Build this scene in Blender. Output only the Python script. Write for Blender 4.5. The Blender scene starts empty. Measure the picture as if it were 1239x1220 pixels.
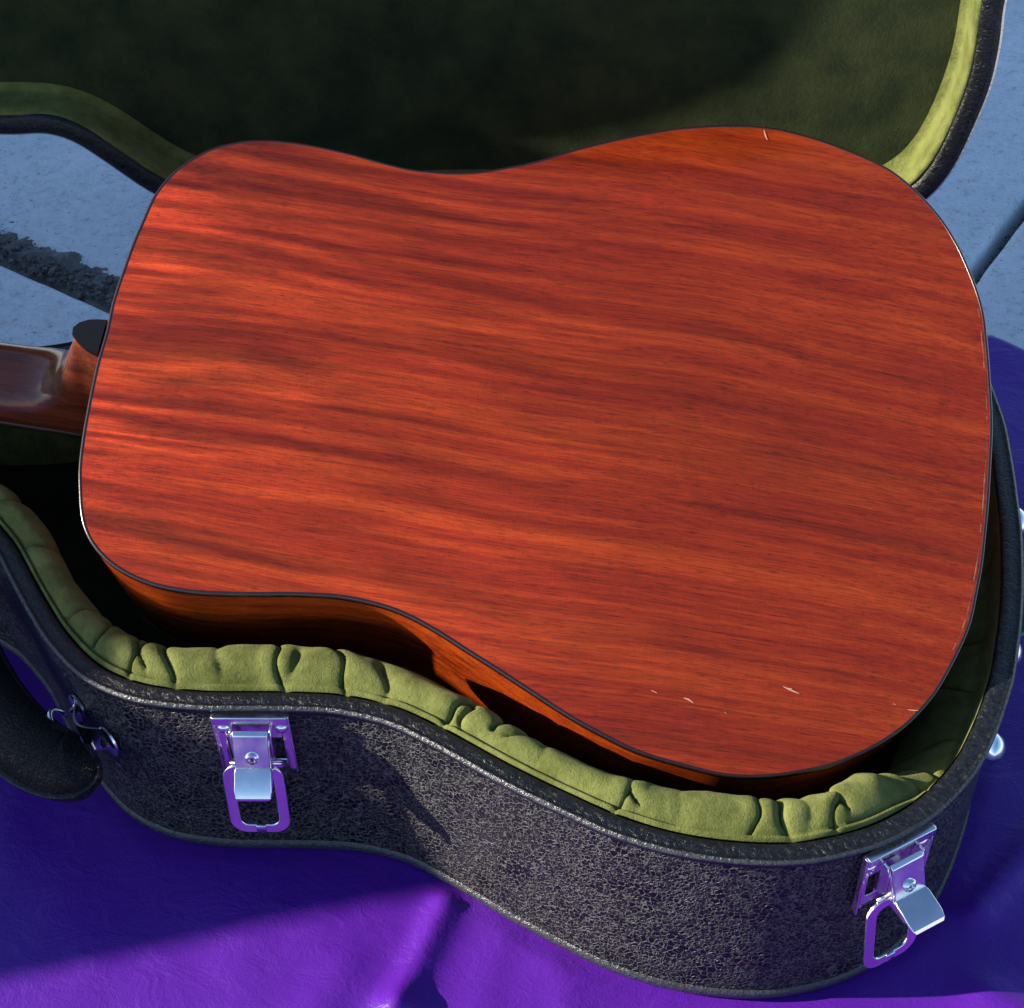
import bpy, bmesh, math, random
from mathutils import Vector, Matrix, noise
random.seed(7)
scene = bpy.context.scene
COL = scene.collection

# ---------------------------------------------------------------- camera
cam_d = bpy.data.cameras.new("camera")
cam_d.sensor_fit = 'HORIZONTAL'
cam_d.sensor_width = 36.0
cam_d.lens = 36.0 * 1900.0 / 1239.0
cam_d.clip_start = 0.02
cam_d.clip_end = 400.0
cam = bpy.data.objects.new("camera", cam_d)
COL.objects.link(cam)
cam.location = (0.3526, -0.6276, 0.6134 + 0.1303)
cam.rotation_euler = (0.8018, 0.0238, 0.1416)
scene.camera = cam

# ---------------------------------------------------------------- sky and sun
SUN_DIR = Vector((1.0, 0.15, -0.42)).normalized()      # the way the light travels
elev = math.asin(-SUN_DIR.z)
world = bpy.data.worlds.new("World")
scene.world = world
world.use_nodes = True
wn = world.node_tree
bg = wn.nodes["Background"]
sky = wn.nodes.new("ShaderNodeTexSky")
sky.sky_type = 'NISHITA'
sky.sun_disc = False
sky.sun_elevation = elev
sky.sun_rotation = math.atan2(-SUN_DIR.x, -SUN_DIR.y)
sky.air_density = 1.0
sky.dust_density = 0.4
sky.ozone_density = 4.0
wn.links.new(sky.outputs[0], bg.inputs[0])
bg.inputs[1].default_value = 0.09
sun_d = bpy.data.lights.new("sun", 'SUN')
sun_d.energy = 5.0
sun_d.angle = math.radians(0.55)
sun_d.color = (1.0, 0.90, 0.74)
sun = bpy.data.objects.new("sun", sun_d)
COL.objects.link(sun)
sun.rotation_euler = SUN_DIR.to_track_quat('-Z', 'Y').to_euler()
sun.location = (-3, -0.5, 2)

scene.render.engine = 'CYCLES'
scene.view_settings.view_transform = 'Standard'
scene.view_settings.look = 'None'
scene.view_settings.gamma = 1.0
scene.view_settings.use_curve_mapping = False
scene.view_settings.exposure = 1.4

RZ = 0.1303            # height of the case rim above the mat

# ---------------------------------------------------------------- traced plan outlines (mm)
GUITAR=[(2.6,-40.3),(3.4,-49.9),(4.2,-59.5),(5.3,-69.0),(6.6,-78.6),(8.5,-88.0),(11.2,-97.2),(14.0,-106.4),(17.7,-115.3),(23.0,-123.3),(29.9,-130.0),(37.8,-135.5),(46.5,-139.6),(55.6,-142.5),(65.1,-144.4),(74.7,-145.1),(84.3,-145.2),(93.9,-144.7),(103.4,-143.5),(113.0,-142.3),(122.5,-140.8),(132.0,-139.2),(141.5,-137.9),(151.1,-136.8),(160.6,-135.9),(170.3,-135.8),(179.9,-136.4),(189.4,-137.5),(198.8,-139.6),(208.0,-142.5),(216.9,-146.1),(225.7,-149.9),(234.4,-154.0),(243.2,-158.0),(252.0,-161.9),(260.7,-166.0),(269.4,-170.1),(278.1,-174.2),(286.7,-178.4),(295.5,-182.3),(304.4,-185.9),(313.5,-189.2),(322.6,-192.4),(331.8,-195.0),(341.3,-196.8),(350.8,-198.1),(360.4,-199.2),(369.9,-200.2),(379.5,-200.5),(389.1,-199.7),(398.6,-198.1),(407.9,-195.8),(417.1,-192.7),(426.1,-189.6),(434.9,-185.7),(443.2,-180.8),(451.3,-175.6),(458.9,-169.7),(466.1,-163.3),(472.6,-156.2),(478.3,-148.5),(483.6,-140.5),(487.9,-131.8),(491.7,-123.0),(495.3,-114.1),(498.5,-105.0),(501.0,-95.8),(502.4,-86.3),(503.7,-76.7),(505.0,-67.2),(505.8,-57.6),(506.3,-48.0),(506.8,-38.4),(507.2,-28.8),(507.4,-19.2),(507.5,-9.5),(507.6,0.1),(507.7,9.7),(507.6,19.3),(507.1,28.9),(506.2,38.5),(505.3,48.1),(504.4,57.7),(503.3,67.2),(502.1,76.8),(500.9,86.3),(498.9,95.7),(496.0,104.9),(492.6,113.9),(488.8,122.7),(484.8,131.5),(480.1,139.9),(475.0,148.0),(469.0,155.6),(462.6,162.7),(455.6,169.3),(448.2,175.5),(440.3,180.9),(431.5,184.8),(422.5,188.3),(413.4,191.2),(404.1,193.8),(394.8,196.2),(385.3,197.8),(375.8,199.3),(366.2,199.8),(356.6,199.5),(347.0,198.5),(337.5,197.0),(328.1,195.2),(318.7,192.9),(309.4,190.5),(300.4,187.3),(291.4,183.8),(282.4,180.3),(273.6,176.6),(264.8,172.6),(256.1,168.6),(247.5,164.2),(239.1,159.5),(230.7,154.9),(221.9,150.9),(213.0,147.4),(204.0,143.9),(194.9,140.9),(185.5,138.9),(175.9,137.5),(166.3,136.9),(156.7,136.6),(147.1,137.4),(137.6,138.7),(128.1,140.2),(118.6,141.7),(109.1,142.8),(99.5,143.7),(89.9,144.3),(80.3,144.4),(70.7,144.0),(61.1,142.7),(51.8,140.6),(42.9,136.9),(34.3,132.6),(27.0,126.4),(20.3,119.5),(14.7,111.7),(10.5,103.0),(7.3,93.9),(5.8,84.4),(4.6,74.9),(3.3,65.4),(2.4,55.8),(1.8,46.2),(1.2,36.6),(0.7,27.0),(0.6,17.4),(1.4,7.8),(1.7,-1.8),(1.5,-11.5),(1.6,-21.1),(2.1,-30.7)]
CASE=[(-558.6,-43.6),(-546.8,-44.6),(-534.7,-43.9),(-522.6,-43.3),(-510.5,-42.8),(-498.4,-42.2),(-486.3,-41.6),(-474.2,-41.1),(-462.1,-40.6),(-450.0,-39.9),(-437.9,-38.4),(-425.9,-36.8),(-413.9,-35.2),(-401.9,-33.6),(-389.9,-32.0),(-377.9,-30.4),(-365.8,-28.8),(-353.8,-27.2),(-341.8,-25.6),(-329.8,-24.2),(-317.7,-23.9),(-305.5,-23.8),(-293.4,-23.7),(-281.3,-23.6),(-269.2,-23.5),(-257.1,-23.4),(-244.9,-23.3),(-232.8,-23.3),(-220.7,-23.2),(-208.6,-23.1),(-196.5,-23.0),(-184.3,-23.2),(-172.2,-23.3),(-160.1,-23.5),(-148.0,-23.7),(-135.8,-23.8),(-123.7,-24.0),(-111.7,-25.4),(-99.8,-27.4),(-87.8,-29.6),(-76.6,-34.1),(-65.8,-39.6),(-55.1,-45.3),(-45.8,-53.0),(-36.7,-61.1),(-27.8,-69.3),(-19.9,-78.5),(-12.3,-87.9),(-4.6,-97.3),(3.2,-106.5),(11.2,-115.7),(19.2,-124.7),(28.0,-133.1),(37.2,-141.0),(46.9,-148.2),(57.6,-154.0),(69.0,-158.0),(80.8,-160.8),(92.8,-161.8),(105.0,-161.8),(117.1,-161.4),(129.1,-160.0),(141.1,-158.5),(153.2,-157.1),(165.3,-156.1),(177.3,-155.2),(189.4,-155.9),(201.4,-157.5),(213.2,-160.3),(224.4,-165.0),(235.5,-169.9),(246.4,-175.2),(257.2,-180.7),(268.0,-186.1),(279.1,-191.1),(290.2,-196.0),(301.4,-200.5),(312.6,-205.2),(324.0,-209.4),(335.6,-212.6),(347.5,-215.2),(359.5,-216.8),(371.6,-217.6),(383.7,-217.5),(395.8,-216.8),(407.8,-215.1),(419.5,-212.1),(430.9,-207.8),(442.0,-202.9),(452.3,-196.7),(462.0,-189.4),(471.1,-181.4),(478.9,-172.1),(486.1,-162.3),(492.5,-152.1),(497.5,-141.1),(502.1,-129.8),(506.1,-118.4),(509.7,-106.8),(513.1,-95.2),(515.4,-83.3),(517.6,-71.4),(519.7,-59.4),(521.3,-47.4),(522.8,-35.4),(523.9,-23.3),(524.8,-11.2),(525.6,0.9),(526.2,13.0),(526.2,25.1),(526.1,37.2),(526.1,49.3),(525.9,61.5),(525.5,73.6),(525.1,85.7),(524.5,97.8),(523.0,109.8),(521.1,121.8),(519.3,133.8),(516.9,145.6),(513.4,157.2),(509.8,168.8),(505.8,180.3),(500.5,191.1),(495.1,202.0),(489.3,212.6),(482.0,222.3),(474.4,231.8),(465.8,240.3),(456.4,247.9),(446.2,254.5),(435.4,260.0),(424.1,264.4),(412.6,268.1),(400.7,270.2),(388.6,271.3),(376.5,271.7),(364.4,271.3),(352.3,270.0),(340.4,267.7),(328.7,264.8),(317.1,261.0),(305.9,256.4),(294.7,251.9),(283.6,247.1),(272.5,242.2),(261.5,237.0),(250.8,231.4),(239.9,226.0),(228.9,221.0),(217.8,216.1),(206.3,212.4),(194.3,210.4),(182.2,209.2),(170.1,209.6),(158.1,210.7),(146.0,211.9),(134.0,213.4),(121.9,214.9),(109.9,215.7),(97.7,215.9),(85.6,215.4),(73.7,213.4),(62.1,209.8),(51.1,204.8),(41.1,198.0),(31.7,190.3),(22.7,182.2),(14.4,173.4),(6.2,164.5),(-2.6,156.2),(-11.5,147.9),(-20.3,139.5),(-28.7,130.8),(-36.8,121.8),(-45.5,113.4),(-56.5,108.4),(-67.9,104.4),(-79.9,102.3),(-91.9,100.6),(-103.9,99.4),(-116.1,99.2),(-128.2,99.1),(-140.3,98.9),(-152.4,98.7),(-164.5,98.5),(-176.7,98.3),(-188.8,98.2),(-200.9,98.0),(-213.0,98.0),(-225.1,98.0),(-237.3,98.0),(-249.4,98.0),(-261.5,98.0),(-273.6,98.0),(-285.8,98.0),(-297.9,98.0),(-310.0,98.0),(-322.1,98.0),(-334.2,98.2),(-346.3,98.8),(-358.4,99.4),(-370.6,100.0),(-382.7,100.6),(-394.8,101.2),(-406.9,101.8),(-419.0,102.4),(-431.1,103.1),(-443.2,103.7),(-455.3,104.2),(-467.4,104.6),(-479.5,105.1),(-491.6,105.5),(-503.8,106.0),(-515.9,106.4),(-528.0,106.8),(-540.1,107.3),(-552.2,108.0),(-560.2,101.5),(-560.0,89.4),(-560.0,77.3),(-560.0,65.2),(-560.0,53.0),(-560.0,40.9),(-560.0,28.8),(-560.0,16.7),(-560.0,4.5),(-560.0,-7.6),(-560.0,-19.7),(-560.2,-31.8)]
# lid outline: distance along the hinge line, height away from it (mm)
LID=[(300,0),(350,9),(383,23),(403,40),(415,63),(423,97),(427,123),(427,151),(425,178),(428,238),(424,298),(412,358),(391,414),(355,461),(302,484),(244,481),(188,459),(134,430),(77,413),(16,416),(-43,405),(-87,365),(-124,320),(-160,275),(-190,235),(-225,212),(-330,206),(-500,206),(-645,204),(-655,140),(-645,68),(-500,69),(-330,70),(-211,69),(-181,71),(-161,65),(-141,49),(-128,37),(-113,25),(-92,14),(-60,6),(-10,4),(30,6),(76,10),(136,12),(192,7),(249,1)]

# ================================================================ helpers
def smooth_closed(pts, n, sig=0.0):
    """Catmull-Rom through a closed outline, resampled to n even points"""
    P = [Vector((a / 1000.0, b / 1000.0)) for a, b in pts]
    N = len(P)
    dense = []
    for i in range(N):
        p0, p1, p2, p3 = P[i - 1], P[i], P[(i + 1) % N], P[(i + 2) % N]
        for k in range(12):
            t = k / 12.0
            dense.append(0.5 * ((2 * p1) + (-p0 + p2) * t + (2 * p0 - 5 * p1 + 4 * p2 - p3) * t * t + (-p0 + 3 * p1 - 3 * p2 + p3) * t ** 3))
    L = [0.0]
    M_ = len(dense)
    for i in range(M_):
        L.append(L[-1] + (dense[(i + 1) % M_] - dense[i]).length)
    out = []
    j = 0
    for i in range(n):
        s = L[-1] * i / n
        while L[j + 1] < s:
            j += 1
        f = (s - L[j]) / max(1e-9, L[j + 1] - L[j])
        out.append(dense[j].lerp(dense[(j + 1) % M_], f))
    if sig > 0:
        step = L[-1] / n
        k = int(3 * sig / step)
        w = [math.exp(-0.5 * (q * step / sig) ** 2) for q in range(-k, k + 1)]
        W = sum(w)
        out = [sum((out[(i + q) % n] * w[q + k] for q in range(-k, k + 1)), Vector((0, 0))) / W for i in range(n)]
    return out

def normals2(P):
    """outward normals of a counter-clockwise outline"""
    n = len(P); r = []
    for i in range(n):
        t = (P[(i + 1) % n] - P[i - 1])
        if t.length < 1e-9: t = Vector((1, 0))
        t.normalize()
        r.append(Vector((t.y, -t.x)))
    return r

def make(name, verts, faces, mat=None, parent=None, smooth=True, mats=None):
    me = bpy.data.meshes.new(name)
    me.from_pydata([tuple(v) for v in verts], [], faces)
    me.update()
    if mats:
        for m in mats: me.materials.append(m)
    elif mat: me.materials.append(mat)
    if smooth:
        me.polygons.foreach_set("use_smooth", [True] * len(me.polygons))
    o = bpy.data.objects.new(name, me)
    COL.objects.link(o)
    if parent is not None: o.parent = parent
    return o

def recalc(o):
    bm = bmesh.new(); bm.from_mesh(o.data)
    bmesh.ops.recalc_face_normals(bm, faces=bm.faces)
    bm.to_mesh(o.data); bm.free()
    return o

def sharp(o, deg=35):
    bm = bmesh.new(); bm.from_mesh(o.data)
    for e in bm.edges:
        if len(e.link_faces) == 2 and e.calc_face_angle(0) > math.radians(deg): e.smooth = False
    bm.to_mesh(o.data); bm.free()
    return o

def bevel(o, w, seg=2, ang=30):
    m = o.modifiers.new("bevel", 'BEVEL'); m.width = w; m.segments = seg
    m.limit_method = 'ANGLE'; m.angle_limit = math.radians(ang)
    return o

class MB:
    """collects verts and faces for one mesh"""
    def __init__(s): s.v = []; s.f = []
    def add(s, v, f):
        k = len(s.v); s.v += [Vector(p) for p in v]; s.f += [tuple(i + k for i in q) for q in f]
    def box(s, a, b, M=None):
        x0, y0, z0 = a; x1, y1, z1 = b
        v = [Vector(p) for p in [(x0, y0, z0), (x1, y0, z0), (x1, y1, z0), (x0, y1, z0), (x0, y0, z1), (x1, y0, z1), (x1, y1, z1), (x0, y1, z1)]]
        if M: v = [M @ p for p in v]
        s.add(v, [(0, 3, 2, 1), (4, 5, 6, 7), (0, 1, 5, 4), (1, 2, 6, 5), (2, 3, 7, 6), (3, 0, 4, 7)])
    def rings(s, rings, close=True, cap0=False, cap1=False):
        n = len(rings[0]); k = len(s.v)
        for r in rings: s.v += [Vector(p) for p in r]
        for i in range(len(rings) - 1):
            for j in range(n if close else n - 1):
                a = k + i * n + j; b = k + i * n + (j + 1) % n
                s.f.append((a, b, b + n, a + n))
        if cap0: s.f.append(tuple(k + j for j in range(n))[::-1])
        if cap1: s.f.append(tuple(k + (len(rings) - 1) * n + j for j in range(n)))
    def tube(s, pts, rad, n=12, caps=True, squash=None):
        pts = [Vector(p) for p in pts]; R = []
        up = Vector((0, 0, 1))
        for i, p in enumerate(pts):
            t = (pts[min(i + 1, len(pts) - 1)] - pts[max(i - 1, 0)]).normalized()
            a = t.cross(up)
            if a.length < 1e-4: a = t.cross(Vector((0, 1, 0)))
            a.normalize(); b = a.cross(t)
            r = rad[i] if isinstance(rad, (list, tuple)) else rad
            sx, sy = squash or (1, 1)
            R.append([p + (a * math.cos(q * 2 * math.pi / n) * sx + b * math.sin(q * 2 * math.pi / n) * sy) * r for q in range(n)])
        s.rings(R, True, caps, caps)
    def build(s, name, mat, parent=None, smooth=True):
        return recalc(make(name, s.v, s.f, mat, parent, smooth))

def label(o, lab=None, cat=None, kind=None, group=None):
    if lab: o["label"] = lab
    if cat: o["category"] = cat
    if kind: o["kind"] = kind
    if group: o["group"] = group
    return o

def empty(name, M=None, parent=None):
    o = bpy.data.objects.new(name, None); o.empty_display_size = 0.02
    COL.objects.link(o)
    if parent is not None: o.parent = parent
    if M is not None: o.matrix_local = M
    return o

# ================================================================ materials
class NT:
    def __init__(s, name):
        s.m = bpy.data.materials.new(name); s.m.use_nodes = True
        s.t = s.m.node_tree; s.b = s.t.nodes["Principled BSDF"]; s.out = s.t.nodes["Material Output"]
        s.tc = s.t.nodes.new("ShaderNodeTexCoord")
    def n(s, kind, **kw):
        nd = s.t.nodes.new(kind)
        for k, v in kw.items():
            if k in nd.inputs: nd.inputs[k].default_value = v
            else: setattr(nd, k, v)
        return nd
    def l(s, a, b): s.t.links.new(a, b)
    def mapped(s, scale=(1, 1, 1), rot=(0, 0, 0), src=None, loc=(0, 0, 0)):
        m = s.n("ShaderNodeMapping"); m.inputs["Scale"].default_value = scale; m.inputs["Rotation"].default_value = rot
        m.inputs["Location"].default_value = loc
        s.l(src or s.tc.outputs["Object"], m.inputs["Vector"]); return m.outputs[0]
    def noise(s, vec, scale=1.0, detail=3.0, rough=0.5, dist=0.0):
        n = s.n("ShaderNodeTexNoise"); n.inputs["Scale"].default_value = scale; n.inputs["Detail"].default_value = detail
        n.inputs["Roughness"].default_value = rough; n.inputs["Distortion"].default_value = dist
        s.l(vec, n.inputs["Vector"]); return n.outputs["Fac"]
    def ramp(s, fac, stops):
        r = s.n("ShaderNodeValToRGB"); e = r.color_ramp.elements
        while len(e) < len(stops): e.new(0.5)
        for i, (p, c) in enumerate(stops):
            e[i].position = p; e[i].color = c if len(c) == 4 else (*c, 1)
        s.l(fac, r.inputs[0]); return r.outputs[0]
    def math(s, op, a, b=None, c=None, clamp=False):
        m = s.n("ShaderNodeMath"); m.operation = op; m.use_clamp = clamp
        for i, v in enumerate((a, b, c)):
            if v is None: continue
            if isinstance(v, (int, float)): m.inputs[i].default_value = v
            else: s.l(v, m.inputs[i])
        return m.outputs[0]
    def mix(s, fac, a, b, mode='MIX'):
        m = s.n("ShaderNodeMix"); m.data_type = 'RGBA'; m.blend_type = mode
        for idx, v in ((0, fac), (6, a), (7, b)):
            if isinstance(v, (int, float)): m.inputs[idx].default_value = v
            elif isinstance(v, tuple): m.inputs[idx].default_value = v if len(v) == 4 else (*v, 1)
            else: s.l(v, m.inputs[idx])
        return m.outputs[2]
    def bump(s, h, strength=0.5, dist=0.001, normal=None):
        b = s.n("ShaderNodeBump"); b.inputs["Strength"].default_value = strength; b.inputs["Distance"].default_value = dist
        s.l(h, b.inputs["Height"])
        if normal is not None: s.l(normal, b.inputs["Normal"])
        return b.outputs[0]
    def set(s, **kw):
        for k, v in kw.items():
            i = s.b.inputs[k.replace("_", " ")]
            if isinstance(v, (int, float)): i.default_value = v
            elif isinstance(v, tuple): i.default_value = v if len(v) == 4 else (*v, 1)
            else: s.l(v, i)
        return s.m

def g(v): return (v, v, v)

def mat_wood(name, dark, mid, light, rot=0.0, chat=1.0, coat=1.0):
    t = NT(name)
    base = t.mapped(rot=(0, 0, rot))
    warp = t.n("ShaderNodeTexNoise"); warp.inputs["Scale"].default_value = 5.0; warp.inputs["Detail"].default_value = 1.0
    t.l(base, warp.inputs["Vector"])
    sub = t.n("ShaderNodeVectorMath"); sub.operation = 'SUBTRACT'; t.l(warp.outputs["Color"], sub.inputs[0]); sub.inputs[1].default_value = (.5, .5, .5)
    scl = t.n("ShaderNodeVectorMath"); scl.operation = 'MULTIPLY'; t.l(sub.outputs[0], scl.inputs[0]); scl.inputs[1].default_value = (0, .016, .016)
    add = t.n("ShaderNodeVectorMath"); add.operation = 'ADD'; t.l(base, add.inputs[0]); t.l(scl.outputs[0], add.inputs[1])
    v = add.outputs[0]
    broad = t.noise(t.mapped((2.2, 30, 30), src=v), 1, 2, .5)
    streak = t.noise(t.mapped((3.5, 170, 170), src=v, loc=(3, 1, 0)), 1, 5, .60)
    fine = t.noise(t.mapped((45, 1300, 1300), src=v), 1, 2, .55)
    pore = t.noise(t.mapped((120, 2000, 2000), src=v, loc=(2, 0, 5)), 1, 1, .5)
    curl = t.noise(t.mapped((210, 110, 110), src=v), 1, 4, .6, 2.5)
    f = t.math('ADD', t.math('MULTIPLY', broad, .42), t.math('MULTIPLY', streak, .58))
    col = t.ramp(f, [(.35, dark), (.48, mid), (.64, light)])
    line = t.ramp(t.noise(t.mapped((1.3, 62, 62), src=v, loc=(7, 2, 0)), 1, 3, .55), [(.30, g(.50)), (.375, g(1))])
    col = t.mix(.60, col, line, 'MULTIPLY')
    thin = t.ramp(t.noise(t.mapped((2.6, 330, 330), src=v, loc=(4, 9, 0)), 1, 3, .6), [(.30, g(.62)), (.42, g(1))])
    col = t.mix(.7, col, thin, 'MULTIPLY')
    fc = t.ramp(fine, [(.32, g(.66)), (.60, g(1.12))])
    col = t.mix(.85, col, fc, 'MULTIPLY')
    pc = t.ramp(pore, [(.30, g(.45)), (.40, g(1))])
    col = t.mix(.8, col, pc, 'MULTIPLY')
    patch = t.noise(t.mapped((9, 16, 16), src=v), 1, 2, .5)
    cc = t.ramp(curl, [(.3, g(.88)), (.7, g(1.10))])
    col = t.mix(t.math('MULTIPLY', patch, .55), col, cc, 'MULTIPLY')
    slow = t.ramp(t.noise(t.mapped((3.5, 7, 7), src=v, loc=(3, 3, 1)), 1, 2, .5), [(.34, g(.80)), (.66, g(1.12))])
    col = t.mix(1.0, col, slow, 'MULTIPLY')
    # ribbon figure: the fibres tip up and down in long streaks; a glow gain is put in towards the upper bout
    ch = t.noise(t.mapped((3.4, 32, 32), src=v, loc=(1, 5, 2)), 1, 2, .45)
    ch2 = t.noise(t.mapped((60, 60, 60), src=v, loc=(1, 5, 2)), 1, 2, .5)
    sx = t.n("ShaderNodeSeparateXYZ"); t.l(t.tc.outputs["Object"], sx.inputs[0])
    glow_reg = t.math('SUBTRACT', 1.15, t.math('MULTIPLY', sx.outputs[0], 2.4), clamp=True)
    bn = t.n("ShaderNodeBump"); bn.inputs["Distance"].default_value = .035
    t.l(t.math('MULTIPLY', glow_reg, chat), bn.inputs["Strength"]); t.l(ch, bn.inputs["Height"])
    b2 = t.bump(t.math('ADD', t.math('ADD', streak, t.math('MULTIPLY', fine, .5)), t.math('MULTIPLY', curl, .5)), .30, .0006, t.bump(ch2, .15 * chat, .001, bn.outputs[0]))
    t.set(Base_Color=col, Roughness=.60, Metallic=t.math('MULTIPLY', t.math('ADD', .42, t.math('MULTIPLY', glow_reg, .30)), min(1.0, chat)), Specular_IOR_Level=.06, Normal=b2, Coat_Weight=coat, Coat_Roughness=t.ramp(patch, [(.3, g(.06)), (.7, g(.16))]), Coat_IOR=1.42)  # metallic weight rises towards the upper bout to paint in the glow
    cb = t.bump(t.math('ADD', fine, pore), .05, .0004)
    t.l(cb, t.b.inputs["Coat Normal"])
    return t.m

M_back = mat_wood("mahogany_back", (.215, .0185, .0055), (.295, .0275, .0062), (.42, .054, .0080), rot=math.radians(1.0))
M_side = mat_wood("mahogany_side", (.17, .018, .004), (.38, .048, .005), (.50, .078, .008), chat=.2)
M_neck = mat_wood("mahogany_neck", (.05, .012, .006), (.11, .024, .010), (.18, .04, .014), chat=.1)

def simple(name, col, rough=.5, spec=.5, metal=0.0, coat=0.0, bumps=None, vary=0.0, vs=60):
    t = NT(name)
    if vary:
        n = t.noise(t.tc.outputs["Object"], vs, 5, .6)
        t.set(Base_Color=t.mix(n, tuple(c * (1 - vary) for c in col), tuple(min(1, c * (1 + vary)) for c in col)))
    else: t.set(Base_Color=col)
    t.set(Roughness=rough, Specular_IOR_Level=spec, Metallic=metal, Coat_Weight=coat)
    if bumps:
        t.set(Normal=t.bump(t.noise(t.tc.outputs["Object"], bumps[0], 4, .6), bumps[1], bumps[2]))
    return t.m

M_binding = simple("dark_tortoise_binding", (.020, .007, .006), .25, .5, coat=.5, bumps=(500, .15, .0004), vary=.5, vs=300)
M_cap = simple("black_heel_cap", (.006, .006, .007), .30, .3)
M_finger = simple("rosewood_fingerboard", (.025, .014, .010), .5)
M_top = simple("spruce_top", (.45, .27, .11), .35, coat=.5)
M_scratch = simple("pale_scratch", (.52, .27, .18), .5, vary=.3, vs=900)
M_wear = simple("worn_edge", (.40, .17, .10), .6, vary=.5, vs=1500)
M_dark = simple("black_cavity", (.004, .004, .004), .8)

def mat_chrome():
    t = NT("nickel_plate")
    n = t.noise(t.tc.outputs["Object"], 90, 4, .6)
    t.set(Base_Color=(.80, .79, .80), Metallic=1.0, Roughness=t.ramp(n, [(.35, g(.10)), (.75, g(.30))]))
    t.set(Normal=t.bump(t.noise(t.tc.outputs["Object"], 120, 3, .5), .12, .0006))
    return t.m
M_chrome = mat_chrome()

def mat_tolex(name="black_tolex", scale=345, worn_glint=.095):
    t = NT(name)
    o = t.tc.outputs["Object"]
    wn_ = t.n("ShaderNodeTexNoise"); wn_.inputs["Scale"].default_value = 140; wn_.inputs["Detail"].default_value = 3
    t.l(o, wn_.inputs["Vector"])
    mixv = t.n("ShaderNodeMix"); mixv.data_type = 'VECTOR'; mixv.inputs[0].default_value = .006
    add = t.n("ShaderNodeVectorMath"); add.operation = 'MULTIPLY_ADD'
    t.l(wn_.outputs["Color"], add.inputs[0]); add.inputs[1].default_value = (.0035, .0035, .0035); t.l(o, add.inputs[2])
    def web(sc_, w_):
        vo = t.n("ShaderNodeTexVoronoi"); vo.feature = 'DISTANCE_TO_EDGE'; vo.inputs["Scale"].default_value = sc_
        t.l(add.outputs[0], vo.inputs["Vector"])
        r = t.ramp(vo.outputs["Distance"], [(.0, g(1)), (w_ * .45, g(.75)), (w_, g(.0))]); return r
    pick = t.ramp(t.noise(o, 75, 3, .6), [(.42, g(0)), (.58, g(1))])
    ridge = t.mix(pick, web(scale * .85, .115), web(scale * 1.3, .17))
    brk = t.ramp(t.noise(o, 380, 2, .6), [(.34, g(.12)), (.52, g(1))])
    r2 = t.mix(1.0, ridge, brk, 'MULTIPLY')
    sc = t.n("ShaderNodeRGBToBW"); t.l(r2, sc.inputs[0])
    h = t.math('ADD', sc.outputs[0], t.math('MULTIPLY', t.noise(o, 1100, 3, .6), .12))
    col = t.mix(sc.outputs[0], (.0022, .0022, .0030), (worn_glint, worn_glint * .97, worn_glint * .98))  # lighter ridges: worn shine plus grazing-sun glint put into the colour
    t.set(Base_Color=col, Roughness=t.ramp(t.noise(o, 30, 4, .6), [(.35, g(.34)), (.7, g(.50))]), Specular_IOR_Level=.24, Normal=t.bump(h, 1.0, .0008))
    return t.m
M_tolex = mat_tolex()
def mat_trim():
    t = NT("black_rim_trim")
    o = t.tc.outputs["Object"]
    w = t.noise(t.mapped((1, 1, 1)), 330, 4, .65, 1.5)
    t.set(Base_Color=t.ramp(w, [(.4, (.004, .0045, .006)), (.7, (.014, .016, .020))]), Roughness=.30, Specular_IOR_Level=.35, Normal=t.bump(w, .9, .0009))
    return t.m
M_trim = mat_trim()

def mat_plush(name, c0, c1, scale=1.0):
    t = NT(name)
    o = t.tc.outputs["Object"]
    n1 = t.noise(o, 60 * scale, 5, .65)
    n2 = t.noise(o, 1400, 3, .7)
    f = t.math('ADD', t.math('MULTIPLY', n1, .7), t.math('MULTIPLY', n2, .3))
    t.set(Base_Color=t.ramp(f, [(.36, c0), (.62, c1)]), Roughness=.9, Specular_IOR_Level=.1)
    t.set(Sheen_Weight=.15, Sheen_Roughness=.35, Sheen_Tint=(.65, .72, .35))
    b = t.bump(n2, .8, .0010, t.bump(t.noise(o, 300, 5, .65), .7, .0016))
    t.set(Normal=b)
    return t.m
M_plush = mat_plush("olive_plush", (.070, .082, .020), (.165, .182, .054))
M_plush_shade = mat_plush("olive_plush_shade", (.010, .017, .008), (.034, .043, .016), .5)  # darker copy of the olive plush, shade of lid and floor put into its colour

def mat_mat():
    t = NT("purple_leather")
    o = t.tc.outputs["Object"]
    n = t.noise(o, 9, 4, .55)
    vo = t.n("ShaderNodeTexVoronoi"); vo.feature = 'DISTANCE_TO_EDGE'; vo.inputs["Scale"].default_value = 420
    t.l(o, vo.inputs["Vector"])
    cre = t.noise(t.mapped((38, 60, 38), rot=(0, 0, .9)), 1, 6, .66, .6)
    fine = t.noise(o, 800, 3, .6)
    h = t.math('ADD', t.math('MULTIPLY', vo.outputs["Distance"], .5), fine)
    b = t.bump(h, .35, .0005, t.bump(cre, .45, .0025))
    t.set(Base_Color=t.mix(n, (.052, .004, .22), (.092, .012, .29)), Roughness=.38, Specular_IOR_Level=.38, Normal=b)
    return t.m
M_mat = mat_mat()

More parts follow.
